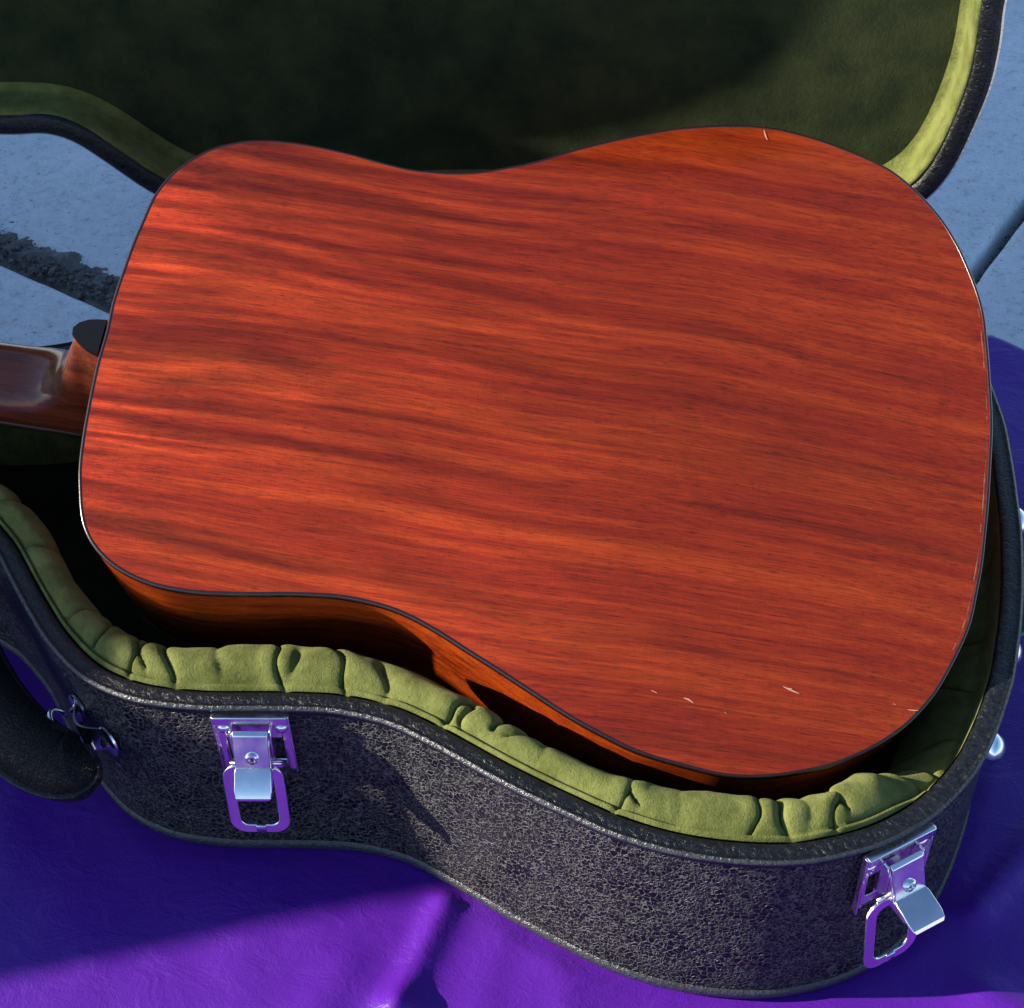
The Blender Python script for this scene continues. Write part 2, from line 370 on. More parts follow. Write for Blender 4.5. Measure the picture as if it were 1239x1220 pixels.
def mat_concrete(name, tint=1.0):
    t = NT(name)
    o = t.tc.outputs["Object"]
    a = t.noise(o, 7, 5, .6); b = t.noise(o, 130, 6, .72); c = t.noise(o, 330, 2, .5)
    base = t.ramp(a, [(.3, (.60 * tint, .625 * tint, .64 * tint)), (.7, (.73 * tint, .745 * tint, .75 * tint))])
    spec = t.ramp(b, [(.30, g(.62)), (.44, g(.93)), (.62, g(1.04)), (.8, g(1.15))])
    pit = t.ramp(c, [(.27, g(.35)), (.36, g(1))])
    col = t.mix(1.0, t.mix(1.0, base, spec, 'MULTIPLY'), pit, 'MULTIPLY')
    hh = t.math('ADD', t.math('MULTIPLY', b, 1.0), t.math('MULTIPLY', c, .6))
    t.set(Base_Color=col, Roughness=.9, Specular_IOR_Level=.25, Normal=t.bump(hh, .6, .002))
    return t.m
M_conc = mat_concrete("concrete_slab")
M_dirt = simple("dirt_and_grit", (.15, .145, .13), .95, bumps=(160, .9, .004), vary=.7, vs=220)
M_green = simple("mint_green_rubber", (.10, .42, .27), .4, coat=.2, vary=.2)
M_handle = mat_tolex("handle_leather", 520, .010)

# ================================================================ the ground
# two directions of the paving joints
ja = Vector((.904, -.427, 0)); jb = Vector((.427, .904, 0))
CX = Vector((0.554, 0.439, 0))
def slab(a0, a1, b0, b1, seed):
    """slab in joint coordinates (origin CX), slightly broken rim"""
    rnd = random.Random(seed)
    per = []
    N = 90
    def edge(p, q, amp):
        for i in range(N):
            f = i / N
            v = p.lerp(q, f)
            d = (q - p).normalized(); nrm = Vector((d.y, -d.x, 0))
            w = noise.noise(v * 34 + Vector((seed, 0, 0))) * amp + noise.noise(v * 160) * amp * .6
            per.append(v + nrm * w)
    c = [CX + ja * a + jb * b for a, b in ((a0, b0), (a1, b0), (a1, b1), (a0, b1))]
    for i in range(4): edge(c[i], c[(i + 1) % 4], .0008)
    ctr = sum(per, Vector()) / len(per)
    rings = []
    for off, z in ((0, -.09), (0, -.012), (.0015, -.006), (.006, -.0035), (.012, -.003)):
        rings.append([Vector((p.x, p.y, 0)) + (ctr - p).normalized() * off + Vector((0, 0, z)) for p in per])
    m = MB(); m.rings(rings, True, False, True)
    return m
pavement = empty("pavement"); label(pavement, kind="structure")
# joint a passes through (-.19,.355) with a wide dirty gap, joint b passes CX
def jc(x, y):
    d = Vector((x, y, 0)) - CX; return d.dot(ja), d.dot(jb)
up_b = sum(jc(x, y)[1] for x, y in ((-.251, .413), (-.211, .396), (-.169, .368), (-.127, .345))) / 4
lo_b = sum(jc(x, y)[1] for x, y in ((-.234, .371), (-.188, .347), (-.120, .313))) / 3
S = 1.22
k = 0
for (a0, a1) in ((-S - .005 - S, -S - .012), (-S, -.0055), (.0055, S), (S + .012, 2 * S)):
    for (b0, b1) in ((lo_b - 2 * S, lo_b - S - .012), (lo_b - S, lo_b), (up_b, up_b + S), (up_b + S + .012, up_b + 2 * S)):
        slab(a0, a1, b0, b1, k * 3.7).build("concrete_slab", M_conc, pavement, True)
        k += 1
for o in pavement.children: sharp(o, 50)
# dirt bed under and in the joints, and the far ground
v = []; f = []
NX = 420
for i in range(NX):
    for j in range(NX):
        x = -.8 + 1.9 * i / (NX - 1); y = -.75 + 1.9 * j / (NX - 1)
        q_ = Vector((x, y, 0)) - CX; bb = q_.dot(jb)
        k_ = max(0, 1 - abs(bb - (lo_b + up_b) / 2) / .045)
        z = -.040 + .030 * min(1, k_ * 2.2) + .006 * max(0, min(1, (bb - lo_b) / (up_b - lo_b))) * (k_ > 0) - .0045 * noise.noise(Vector((x * 25, y * 25, 7))) + .003 * noise.noise(Vector((x * 60, y * 60, 0))) + .004 * noise.noise(Vector((x * 150, y * 150, 3)))
        v.append((x, y, z))
for i in range(NX - 1):
    for j in range(NX - 1):
        a = i * NX + j; f.append((a, a + NX, a + NX + 1, a + 1))
label(make("joint_dirt", v, f, M_dirt), kind="structure")
label(make("ground", [(-150, -150, -.095), (150, -150, -.095), (150, 150, -.095), (-150, 150, -.095)], [(0, 1, 2, 3)], M_conc), kind="structure")

# grit and litter in the wide joint: irregular little clods, one object
gm = MB(); rnd = random.Random(5)
def clod(m, c, r, rnd):
    bmx = []
    vs = [Vector(p) for p in ((1, 0, 0), (-1, 0, 0), (0, 1, 0), (0, -1, 0), (0, 0, 1), (0, 0, -1))]
    vs = [Vector((p.x * r * rnd.uniform(.6, 1.4), p.y * r * rnd.uniform(.6, 1.4), p.z * r * rnd.uniform(.4, 1))) for p in vs]
    Rm = Matrix.Rotation(rnd.uniform(0, 6), 3, 'Z') @ Matrix.Rotation(rnd.uniform(0, 6), 3, 'X')
    m.add([c + Rm @ p for p in vs], [(0, 2, 4), (2, 1, 4), (1, 3, 4), (3, 0, 4), (2, 0, 5), (1, 2, 5), (3, 1, 5), (0, 3, 5)])
for i in range(5200):
    a = rnd.uniform(-1.15, -.35); b = rnd.uniform(lo_b + .004, up_b + .006)
    b = b if rnd.random() < .9 else b + rnd.uniform(0, .02)
    p = CX + ja * a + jb * b
    clod(gm, Vector((p.x, p.y, rnd.uniform(-.008, -.003))), rnd.choice((.0006, .0008, .0012, .0012, .0018, .0032)), rnd)
for i in range(260):
    a = rnd.uniform(-.003, .003); b = rnd.uniform(-.35, .6)
    p = CX + ja * a + jb * b
    clod(gm, Vector((p.x, p.y, rnd.uniform(-.030, -.020))), rnd.choice((.001, .0016)), rnd)
label(gm.build("grit", M_dirt, None, False), "brown grit and dead leaf bits lying in the joints between concrete slabs", "grit", kind="stuff")

# ================================================================ purple leather mat
def mat_edge(x):
    return .354 + (x - .56) * .22 + .006 * math.sin(x * 17) if x < .56 else .354 - .9 * (x - .56) ** 1.3 - .35 * (x - .56)
CASE2 = smooth_closed(CASE, 460, .004)
def seg_d(p, a, b):
    t = max(0, min(1, (p - a).dot(b - a) / (b - a).length_squared)); return (p - a.lerp(b, t)).length, t
near_pts = [CASE2[i] for i in range(0, 460, 3)]
FOLDS = [  # start, end, height, half width
    ((.237, -.172), (.221, -.245), .0050, .0085), ((.221, -.245), (.20, -.34), .0055, .011),
    ((.268, -.188), (.262, -.25), .0012, .009), ((.19, -.225), (.160, -.31), .0016, .012),
    ((.30, -.21), (.33, -.30), .0018, .012),
    ((.565, -.085), (.517, -.150), .006, .009), ((.55, .10), (.64, .16), .004, .016),
    ((.52, -.2), (.60, -.26), .004, .014)]
FOLDS = [(Vector(a), Vector(b), h, w) for a, b, h, w in FOLDS]
v = []; f = []
X0, X1, Y0 = -1.0, 1.15, -1.0
NX, NY = 560, 470
def inside_dist(p):
    return min((p - q).length for q in near_pts)
from mathutils.kdtree import KDTree
kd = KDTree(len(CASE2))
for i, p in enumerate(CASE2): kd.insert((p.x, p.y, 0), i)
kd.balance()
CN2 = normals2(CASE2)
for i in range(NX):
    x = X0 + (X1 - X0) * i / (NX - 1)
    ye = mat_edge(x)
    for j in range(NY):
        fy = j / (NY - 1)
        y = Y0 + (ye - Y0) * fy
        p = Vector((x, y))
        co, idx, dd = kd.find((x, y, 0))
        out = (p - CASE2[idx]).dot(CN2[idx])
        w = max(0.0, min(1.0, (out + .001) / .012)); w = w * w * (3 - 2 * w)
        z = 0.0
        if w > 0:
            z += .0022 * (noise.noise(Vector((x * 9, y * 9, 1))) + .3)
            z += .0009 * noise.noise(Vector((x * 34, y * 22, 5)))
            for a, b, h, wd in FOLDS:
                d, t = seg_d(p, a, b)
                if d < wd * 3.5:
                    z += h * math.exp(-(d / wd) ** 2)
            z *= w
        v.append((x, y, max(z, -.0003)))
for i in range(NX - 1):
    for j in range(NY - 1):
        a = i * NY + j; f.append((a, a + NY, a + NY + 1, a + 1))
mat_o = make("leather_mat", v, f, M_mat)
sol = mat_o.modifiers.new("thick", 'SOLIDIFY'); sol.thickness = .0022; sol.offset = -1
label(mat_o, "purple leather sheet with soft folds spread on the concrete under the guitar case", "mat")

# ================================================================ guitar case
case = empty("guitar_case", Matrix.Translation((0.2, .03, .001)))
CO = Vector((0.2, .03, .001))
label(case, "black textured hard guitar case lying open with olive green plush lining", "guitar case")
def off(P, N, o): return [p - n * o for p, n in zip(P, N)]
def ring3(P, z): return [Vector((p.x, p.y, z)) for p in P]
def swp(P, N, prof):
    return [ring3(off(P, N, o), z) for o, z in prof]
def sh(rings, d=CO): return [[Vector(p) - d for p in r] for r in rings]

PS = smooth_closed(CASE, 700, .004); NS = normals2(PS)
m = MB()
m.rings(sh([*swp(PS, NS, [(.007, .0008), (.003, .0016), (.0008, .004), (0, .008), (0, .03), (0, .06), (0, .09), (0, RZ - .0065)])]), True, True)
m.build("shell", M_tolex, case)
m = MB()
m.rings(sh(swp(PS, NS, [(.0002, .0105), (-.0012, .0095), (-.0014, .0065), (-.0006, .003), (.0012, .0012)])))
BT = m
M_bead = simple("worn_edge_bead", (.035, .037, .042), .24, .5, bumps=(420, 1.0, .0012), vary=.8, vs=350)
M_val = simple("brushed_metal_edge", (.62, .60, .56), .28, .5, 1.0, bumps=(380, 1.0, .0014))
m = MB()
m.rings(sh(swp(PS, NS, [(-.0016, RZ - .0034), (-.0027, RZ - .0030), (-.0031, RZ - .0020), (-.0027, RZ - .0010), (-.0016, RZ - .0004)])))
m.build("edge_bead", M_bead, case)
BT.build("bottom_trim", M_bead, case)
def rim_w(p):
    return .0085
m = MB()
m.rings(sh(swp(PS, NS, [(.0006, RZ - .0085), (-.0006, RZ - .0080), (-.0011, RZ - .0062), (-.0008, RZ - .0046), (-.0018, RZ - .0036), (-.0024, RZ - .0022), (-.0021, RZ - .0008), (-.0012, RZ - .0002), (-.0004, RZ - .0008), (.0008, RZ - .0009), (.004, RZ - .0003), (.0070, RZ - .0006), (.0084, RZ - .0018), (.0090, RZ - .0040), (.0094, RZ - .012)])))
m.build("rim_trim", M_trim, case)
m = MB()
PI2 = smooth_closed(CASE, 400, .012); NI2 = normals2(PI2)
fl = off(PI2, NI2, .030)
m.rings(sh([ring3(off(PI2, NI2, .028), RZ - .035), ring3(fl, .012)]), True, False, True)
recalc(m.build("floor_lining", M_plush_shade, case))

# padded plush roll inside the rim, with pleats
NP = 3000
PP = smooth_closed(CASE, NP, .005); NN = normals2(smooth_closed(CASE, NP, .014))
stepP = sum((PP[(i + 1) % NP] - PP[i]).length for i in range(NP)) / NP
def width_at(p):
    tab = [(-.6, .020), (-.03, .020), (.0, .018), (.03, .022), (.06, .026), (.095, .029), (.122, .033), (.149, .033), (.178, .031), (.195, .027), (.22, .023), (.26, .021), (.30, .020), (.33, .023), (.365, .028), (.39, .027), (.43, .025), (.46, .029), (.50, .034), (.6, .034)]
    if p.y > .03: return .028
    for (a, wa), (b, wb) in zip(tab, tab[1:]):
        if a <= p.x <= b: return wa + (wb - wa) * (p.x - a) / (b - a)
    return .028
# (point on the rim, depth, half width, slant, t0, t1)
def sidx(x, y):
    return min(range(NP), key=lambda i: (PP[i] - Vector((x, y))).length)
CREASES = [((.020, -.125), .004, .0025, .010, 0, 1), ((.040, -.143), .0055, .0022, -.012, .2, 1), ((.066, -.157), .009, .0020, -.016, 0, 1), ((.074, -.159), .005, .002, -.020, .3, 1.1),
    ((.090, -.162), .006, .0026, -.020, 0, .9), ((.119, -.161), .0018, .004, -.006, .2, 1), ((.150, -.157), .0085, .0016, -.007, 0, .95), ((.158, -.156), .0025, .003, 0, .0, .6),
    ((.181, -.155), .0095, .0017, -.012, 0, 1.05), ((.200, -.157), .0045, .0030, -.009, .0, .62), ((.234, -.169), .0110, .0021, .008, 0, 1.1), ((.241, -.172), .007, .0019, -.003, .2, 1.1),
    ((.256, -.180), .0075, .0021, -.006, .5, 1.15), ((.262, -.183), .004, .0020, .012, .5, 1.1), ((.279, -.191), .0014, .004, .0, .2, 1),
    ((.324, -.209), .0095, .0017, .006, 0, 1.1), ((.330, -.211), .0065, .0016, -.013, .35, 1.15), ((.352, -.216), .0012, .005, .0, .1, 1), ((.392, -.217), .0085, .0018, .007, .2, 1.05),
    ((.407, -.215), .0060, .0034, -.004, .05, .8), ((.4345, -.206), .0090, .0017, .012, .1, 1.1), ((.441, -.203), .0050, .0020, -.010, .4, 1.1), ((.420, -.211), .0016, .004, .004, .1, .9), ((.478, -.172), .0085, .0018, .004, 0, 1.1),
    ((.492, -.153), .0055, .0022, .012, .1, 1.1), ((.503, -.127), .0060, .0022, -.016, 0, 1.1), ((.515, -.085), .007, .0022, .014, 0, 1.1), ((.521, -.055), .006, .0022, -.010, 0, 1.1), ((.525, .0), .006, .002, .01, 0, 1.1),
    ((-.02, -.078), .004, .003, .01, 0, 1), ((-.05, -.050), .004, .003, .006, 0, 1)]
CR = [(sidx(*p), d, w, sl, t0, t1) for p, d, w, sl, t0, t1 in CREASES]
rr = random.Random(11)
i0 = sidx(.525, .03)
q = i0
while q < NP:
    q += int(rr.uniform(.03, .06) / stepP)
    CR.append((q % NP, rr.uniform(.004, .008), .002, rr.uniform(-.01, .01), 0, 1.1))
TP = [0, .03, .07, .11, .15, .2, .26, .33, .4, .48, .56, .64, .72, .8, .87, .93, .98, 1.03, 1.08, 1.12, 1.2, 1.5]
cols = []
for i in range(NP):
    p = PP[i]; n = NN[i]; W_ = width_at(p)
    s = i * stepP
    act = []
    for c in CR:
        ds = (i - c[0]); ds = (ds + NP // 2) % NP - NP // 2
        ds *= stepP
        if abs(ds) < .04: act.append((ds, c))
    col = []
    for t in TP:
        # base cross-section
        if t <= .11: z = -.0015 + .0035 * math.sin(math.pi * min(1, t / .11)) * .8; o = .0090 + W_ * t
        else:
            u = (t - .11) / .89
            if u <= 1:
                z = -.0015 + .0075 * math.sin(math.pi * min(1, u * .9 + .02)) ** .7 - .006 * u ** 3
                o = .0090 + W_ * t
            else:
                o = .0090 + W_ * (1 + .04 * math.sin((u - 1) * 6)); z = -.005 - (u - 1) * .11
        sagk = max(0, min(1, (p.x - .456) / .050)) * (1 if p.y < .25 else 0)
        sagk = sagk * sagk * (3 - 2 * sagk)
        sg = sagk * (.020 * min(1, t * 14) + .034 * min(1, t))
        z -= sg
        puff = .0008 * noise.noise(Vector((s * 28, t * 1.3, 0))) + .0006 * noise.noise(Vector((s * 90, t * 4, 4)))
        z += puff * min(1, t * 6)
        dz = 0; dn = 0; dsl = 0
        for ds, (ci, d, w, sl, t0, t1) in act:
            env = 1.0
            if t < t0: env = max(0, 1 - (t0 - t) / .15)
            if t > t1: env = max(0, 1 - (t - t1) / .25)
            if env <= 0: continue
            q_ = ds - sl * (t - .4) - .0016 * math.sin(t * 7 + ci)
            a = abs(q_)
            cus = math.exp(-(a / w) ** 1.25)
            sh_ = math.exp(-((a - 3.0 * w) / (2.2 * w)) ** 2)
            tt = min(1, max(.25, t * 3))
            dz -= d * env * cus * tt
            dz += d * .09 * env * sh_ * tt
            if t > .75: dn += d * .55 * env * cus * min(1, (t - .75) / .25)
            # cloth pulled into the crease
            dsl -= math.copysign(1, q_) * env * d * .28 * math.exp(-((a - 1.8 * w) / (1.6 * w)) ** 2) * tt
        tdir = Vector((-n.y, n.x))
        oo = o - dn
        pt = p - n * oo + tdir * dsl
        col.append(Vector((pt.x, pt.y, RZ + z + max(dz, -.013))))
    cols.append(col)
m = MB()
m.rings(sh([[cols[i][k] for i in range(NP)] for k in range(len(TP))]))
pad = m.build("padded_lining", M_plush, case)

# ---------------------------------------------------------------- hardware
def wall_frame(x, y=None, z=0.0, push=0.0):
    """frame on the near wall of the case: local X along the wall, Y outwards, Z up"""
    cand = [i for i in range(len(PS)) if PS[i].y < -.02]
    i = min(cand, key=lambda i: abs(PS[i].x - x) + (0 if y is None else abs(PS[i].y - y)))
    n = NS[i]; t = Vector((-n.y, n.x))
    # local X = t, Y = outward, Z = up -> left-handed, so flip X
    M = Matrix(((-t.x, n.x, 0, PS[i].x + n.x * push), (-t.y, n.y, 0, PS[i].y + n.y * push), (0, 0, 1, z), (0, 0, 0, 1)))
    return Matrix.Translation(-CO) @ M
def rr_path(w, h, r, n=6):
    """rounded rectangle centre line, x-z plane"""
    out = []
    for cx, cz, a0 in ((w / 2 - r, h / 2 - r, 0), (-w / 2 + r, h / 2 - r, 90), (-w / 2 + r, -h / 2 + r, 180), (w / 2 - r, -h / 2 + r, 270)):
        for k in range(n + 1):
            a = math.radians(a0 + 90 * k / n); out.append((cx + r * math.cos(a), cz + r * math.sin(a)))
    return out
def strip_path(m, pts, w, th, taper=None):
    """flat strip of width w along X following (y,z) points"""
    R = []
    n = len(pts)
    for i, (y, z) in enumerate(pts):
        a = Vector(pts[max(i - 1, 0)]); b = Vector(pts[min(i + 1, n - 1)]); t = (b - a).normalized()
        nx = Vector((t.y, -t.x)) * th / 2
        ww = (w if not taper else w * taper[i]) / 2
        R.append([(-ww, y + nx.x, z + nx.y), (ww, y + nx.x, z + nx.y), (ww, y - nx.x, z - nx.y), (-ww, y - nx.x, z - nx.y)])
    m.rings(R, True, True, True)
def latch(M, swing):
    mm = .001
    # plate with its folded top edge and two cut windows
    m = MB()
    m.box((-.0200, .0004, -.0065), (.0200, .0055, -.0005))
    m.box((-.0200, .0004, -.049), (-.0150, .0022, -.0065)); m.box((.0150, .0004, -.049), (.0200, .0022, -.0065))
    m.box((-.0150, .0004, -.0215), (.0150, .0020, -.0065))
    m.box((-.0150, .0004, -.049), (.0150, .0014, -.041))
    m.box((-.0085, .0004, -.041), (.0085, .0014, -.0215))
    m.box((-.0208, .0004, -.049), (-.0196, .0045, -.001)); m.box((.0196, .0004, -.049), (.0208, .0045, -.001))
    p = sharp(m.build("latch", M_chrome, case), 30); p.matrix_local = M @ Matrix.Scale(.95, 4); bevel(p, .0006, 2)
    # cheeks on both sides of the lever
    for s in (-1, 1):
        m = MB()
        prof = [(.002, -.0075), (.0090, -.0075), (.0108, -.013), (.0108, -.027), (.0080, -.0325), (.002, -.0325)]
        x0 = s * .0112; x1 = s * .0100
        m.rings([[(x0, y, z) for y, z in prof], [(x1, y, z) for y, z in prof]], True, True, True)
        c = sharp(m.build("cheek", M_chrome, p), 30); bevel(c, .0003, 1)
    for s in (-1, 1):
        m = MB(); R = []
        for r_, y in ((.0036, .0018), (.0036, .0026), (.0030, .0036), (.0018, .0043), (.0004, .0046)):
            R.append([(s * .0160 - s * .0005 + r_ * math.cos(a * math.pi / 8), y, -.0125 + r_ * math.sin(a * math.pi / 8)) for a in range(16)])
        m.rings(R, True, False, True); m.build("rivet", M_chrome, p)
    # lever: flat face, knee, flared lip
    th = swing
    m = MB()
    face = [(.0080, -.0080), (.0100, -.0092), (.0125, -.0165), (.0150, -.0240), (.0165, -.0285)]
    strip_path(m, face, .0188, .0016)
    kn = Vector((.0165, -.0285))
    lip = [Vector((0, 0)), Vector((.002, -.0015)), Vector((.0050, -.0045)), Vector((.0088, -.0088)), Vector((.0108, -.0122)), Vector((.0108, -.0142))]
    ca, sa = math.cos(th), math.sin(th)
    lipp = [kn + Vector((q.x * ca - q.y * sa, q.x * sa + q.y * ca)) for q in lip]
    strip_path(m, [tuple(q) for q in lipp], .0200, .0020, [.94, 1, 1, 1.02, .98, .86])
    # side flanges of the lever
    for s in (-1, 1):
        prof = [(.0085, -.0095), (.0122, -.018), (.0160, -.0285), tuple(lipp[3]), tuple(lipp[3] + Vector((-.003, -.003))), (.0095, -.034), (.0080, -.020)]
        m.rings([[(s * .0098, y, z) for y, z in prof], [(s * .0088, y, z) for y, z in prof]], True, True, True)
    lv = sharp(m.build("lever", M_chrome, p), 28); bevel(lv, .0005, 2)
    # round lock barrel with keyhole on the lever face
    m = MB(); R = []
    bz = -.0225
    for r_, y in ((.0038, .0120), (.0038, .0160), (.0032, .0166), (.0021, .0166), (.0019, .0156)):
        R.append([(r_ * math.cos(a * math.pi / 10), y, bz + r_ * math.sin(a * math.pi / 10)) for a in range(20)])
    m.rings(R, True, False, True); sharp(m.build("lock_barrel", M_chrome, p), 30)
    m = MB(); m.box((-.0007, .0154, bz - .0018), (.0007, .01585, bz + .0016)); m.box((-.0010, .0164, bz - .0032), (.0010, .01675, bz - .0022))
    m.build("keyhole", M_dark, p, False)
    # pin through the knee
    m = MB(); m.tube([(-.0140, .0098, -.0335), (.0140, .0098, -.0335)], .0013, 10); m.build("hinge_pin", M_chrome, p)
    # hanging bail
    m = MB()
    outer = rr_path(.0335, .052, .0095); inner = rr_path(.0215, .0400, .0050)
    hw = -.0385 - .0225
    def pl(pts, y): return [(x + .0028, y + (-.0035 * (z / .026)), hw + z) for x, z in pts]
    # leave the top open like a loop hooked on the pin: keep all but the top middle
    ys = (.0128, .0141)
    m.rings([pl(outer, ys[0]), pl(outer, ys[1]), pl(inner, ys[1]), pl(inner, ys[0]), pl(outer, ys[0])], True)
    bl = sharp(m.build("bail", M_chrome, p), 35); bevel(bl, .0004, 2)
    m = MB(); m.box((.0000, .0156, hw - .0262), (.0056, .0178, hw - .0200)); tb = m.build("tab", M_chrome, p); bevel(tb, .0006, 2)
    return p
latch(wall_frame(.1385, z=RZ - .006 + .001, push=.0002), 0.0)
latch(wall_frame(.457, -.194, z=RZ - .006 + .001, push=.0002), .55)

# chrome feet on the tail end
def foot(y, z, r=.0098):
    cand = [i for i in range(len(PS)) if PS[i].x > .45]
    i = min(cand, key=lambda i: abs(PS[i].y - y)); p = PS[i]; n = NS[i]
    M = Matrix(((n.y, n.x, 0, p.x), (-n.x, n.y, 0, p.y), (0, 0, 1, z), (0, 0, 0, 1)))
    m = MB(); R = []
    for rr_, yy in ((r, -.0005), (r, .0016), (r * .95, .0034), (r * .91, .0036), (r * .84, .0075), (r * .64, .0110), (r * .34, .0130), (r * .06, .0137)):
        R.append([(rr_ * math.cos(a * math.pi / 12), yy, rr_ * math.sin(a * math.pi / 12)) for a in range(24)])
    m.rings(R, True, False, True)
    o = m.build("metal_foot", M_chrome, case); o.matrix_local = Matrix.Translation(-CO) @ M
for y, z in ((.040, .105), (-.026, .070), (-.062, .030)): foot(y, z, .0115)

# mint-green bumper tag between the feet
m = MB()
R = []
for k in range(9):
    t = k / 8; x = .5290 + .003 + .014 * math.sin(t * math.pi)
    zc = .070 + .045 * t
    hw_ = .0085 * (1 - .25 * abs(2 * t - 1) ** 3)
    R.append([(x, -.010 - hw_, zc), (x, -.010 + hw_, zc), (x - .003, -.010 + hw_, zc), (x - .003, -.010 - hw_, zc)])
m.rings(sh(R), True, True, True)
tg = sharp(m.build("green_tag", M_green, case), 35); bevel(tg, .0008, 2)
tg["label"] = "mint green rubber tag on the tail end of the case"

# handle with its ring and bracket on the near shoulder
HM = wall_frame(.044, -.146, z=RZ - .047)
br = MB()
# strap-shaped bracket: two lobes joined by a raised bridge, all following the wall
pts = []
def lobe(m, cx, cz, rx, rz, y0=.0005, dome=.0032):
    R = []
    for s_, y in ((1, y0), (1, y0 + .0012), (.86, y0 + .0018), (.45, y0 + .0022), (.30, y0 + .0020 + dome * .6), (.12, y0 + .002 + dome)):
        R.append([(cx + rx * s_ * math.cos(a * math.pi / 12), y, cz + rz * s_ * math.sin(a * math.pi / 12)) for a in range(24)])
    m.rings(R, True, False, True)
lobe(br, -.0135, -.0045, .0085, .0105)
lobe(br, .0125, .0015, .0075, .0095)
R = []
for k in range(11):
    t = k / 10; x = .010 - .020 * t; y = .0012 + .0075 * math.sin(math.pi * t); zc = .001 - .006 * t
    R.append([(x, y, zc - .009), (x, y + .0012, zc - .009), (x, y + .0012, zc + .009), (x, y, zc + .009)])
br.rings(R, True, True, True)
bk = sharp(br.build("handle_bracket", M_chrome, case), 40); bk.matrix_local = HM
rg = MB()
ring_pts = []
for k in range(25):
    a = math.radians(-35 + 250 * k / 24)
    ring_pts.append((.006 + .0125 * math.cos(a), .0075 + .010 * (1 + math.sin(a)) * .75 - .004, -.006 + .012 * math.sin(a + .9)))
rg.tube(ring_pts, .0017, 10)
ro = rg.build("ring", M_chrome, bk)
# leather grip
hp = [Vector(p) for p in ((.0500, -.166, RZ - .047), (.043, -.171, RZ - .050), (.032, -.172, RZ - .051), (.014, -.166, RZ - .048), (-.006, -.153, RZ - .045), (-.026, -.134, RZ - .044), (-.048, -.108, RZ - .046), (-.066, -.082, RZ - .051), (-.076, -.064, RZ - .055))]
def crv(P, n):
    out = []
    P = [P[0] * 2 - P[1]] + P + [P[-1] * 2 - P[-2]]
    for i in range(1, len(P) - 2):
        for k in range(n):
            t = k / n; p0, p1, p2, p3 = P[i - 1:i + 3]
            out.append(0.5 * ((2 * p1) + (-p0 + p2) * t + (2 * p0 - 5 * p1 + 4 * p2 - p3) * t * t + (-p0 + 3 * p1 - 3 * p2 + p3) * t ** 3))
    out.append(P[-2]); return out
path = crv(hp, 14); rad = []
for i in range(len(path)):
    t = i / (len(path) - 1); e_ = min(t, 1 - t) * 7
    r_ = .0060 + .0125 * min(1, e_) ** .8
    rad.append(r_ + .0003 * (i % 2))
m = MB(); m.tube([p - CO for p in path], rad, 20)
m.build("handle", M_handle, case)
m = MB(); m.tube([p - CO + Vector((0, 0, 0)) for p in path], [r_ * 1.03 for r_ in rad], 20, True, (1.1, .10)); m.build("grip_seam", M_trim, case)

# ================================================================ lid
e3 = Vector((.99875234, .04993762, 0)); P0 = Vector((.08, .253, RZ + .001))
w3 = Vector((.00087153, -.01743063, .9998477)); n3 = Vector((.04993001, -.99860022, -.01745241))
lid = empty("lid", None, case)
lid.matrix_local = Matrix.Translation(P0 - CO) @ Matrix(((e3.x, w3.x, n3.x, 0), (e3.y, w3.y, n3.y, 0), (e3.z, w3.z, n3.z, 0), (0, 0, 0, 1)))
LP = smooth_closed(LID, 800, .005); LN = normals2(LP)
LPs = smooth_closed(LID, 800, .016); LNs = normals2(LPs)
D = .041
m = MB()
m.rings(swp(LP, LN, [(0, -.005), (0, -.03), (0, -D + .012), (.0022, -D + .005), (.008, -D)]), True)
# crowned top as shrinking rings
ctr = Vector((.13, .24))
base = off(LP, LN, .008)
R = [ring3(base, -D)]
for k in range(1, 9):
    f_ = 1 - (k / 8) ** 1.2 * .92
    R.append([Vector((ctr.x + (p.x - ctr.x) * f_, ctr.y + (p.y - ctr.y) * f_, -D - .016 * (1 - f_ ** 2.2))) for p in base])
m.rings(R, True, False, True)
m.build("lid_shell", M_tolex, lid)
m = MB()
m.rings(swp(LP, LN, [(.0005, -.011), (-.0016, -.0102), (-.0022, -.0080), (-.0016, -.0058), (-.0026, -.0040), (-.0028, -.0018), (-.0014, 0), (.003, .0005), (.0085, .0002), (.0108, -.0012), (.0112, -.006)]))
m.build("lid_rim_trim", M_trim, lid)
m = MB()
m.rings([ring3([p + n * -o for p, n in zip(LPs, LNs)], z) for o, z in ((.0100, -.003), (.0112, -.0022), (.0132, -.0035), (.0142, -.008), (.0140, -.016), (.0138, -.026), (.0150, -.0285), (.0200, -.0305))])
m.build("lid_wall_padding", M_plush, lid)
m = MB()
m.rings(swp(LP, LN, [(-.0020, -.0050), (-.0032, -.0046), (-.0036, -.0030), (-.0032, -.0012), (-.0018, -.0003)]))
m.build("metal_edge", M_val, lid)
base = off(LPs, LNs, .0195)
R = [ring3(base, -.0300)]
for k in range(1, 13):
    f_ = 1 - (k / 12) * .96
    R.append([Vector((ctr.x + (p.x - ctr.x) * f_, ctr.y + (p.y - ctr.y) * f_, -.0300 - .0175 * (1 - f_ ** 2.2))) for p in base])
m = MB(); m.rings(R, True, False, True)
m.build("lid_lining", M_plush_shade, lid)

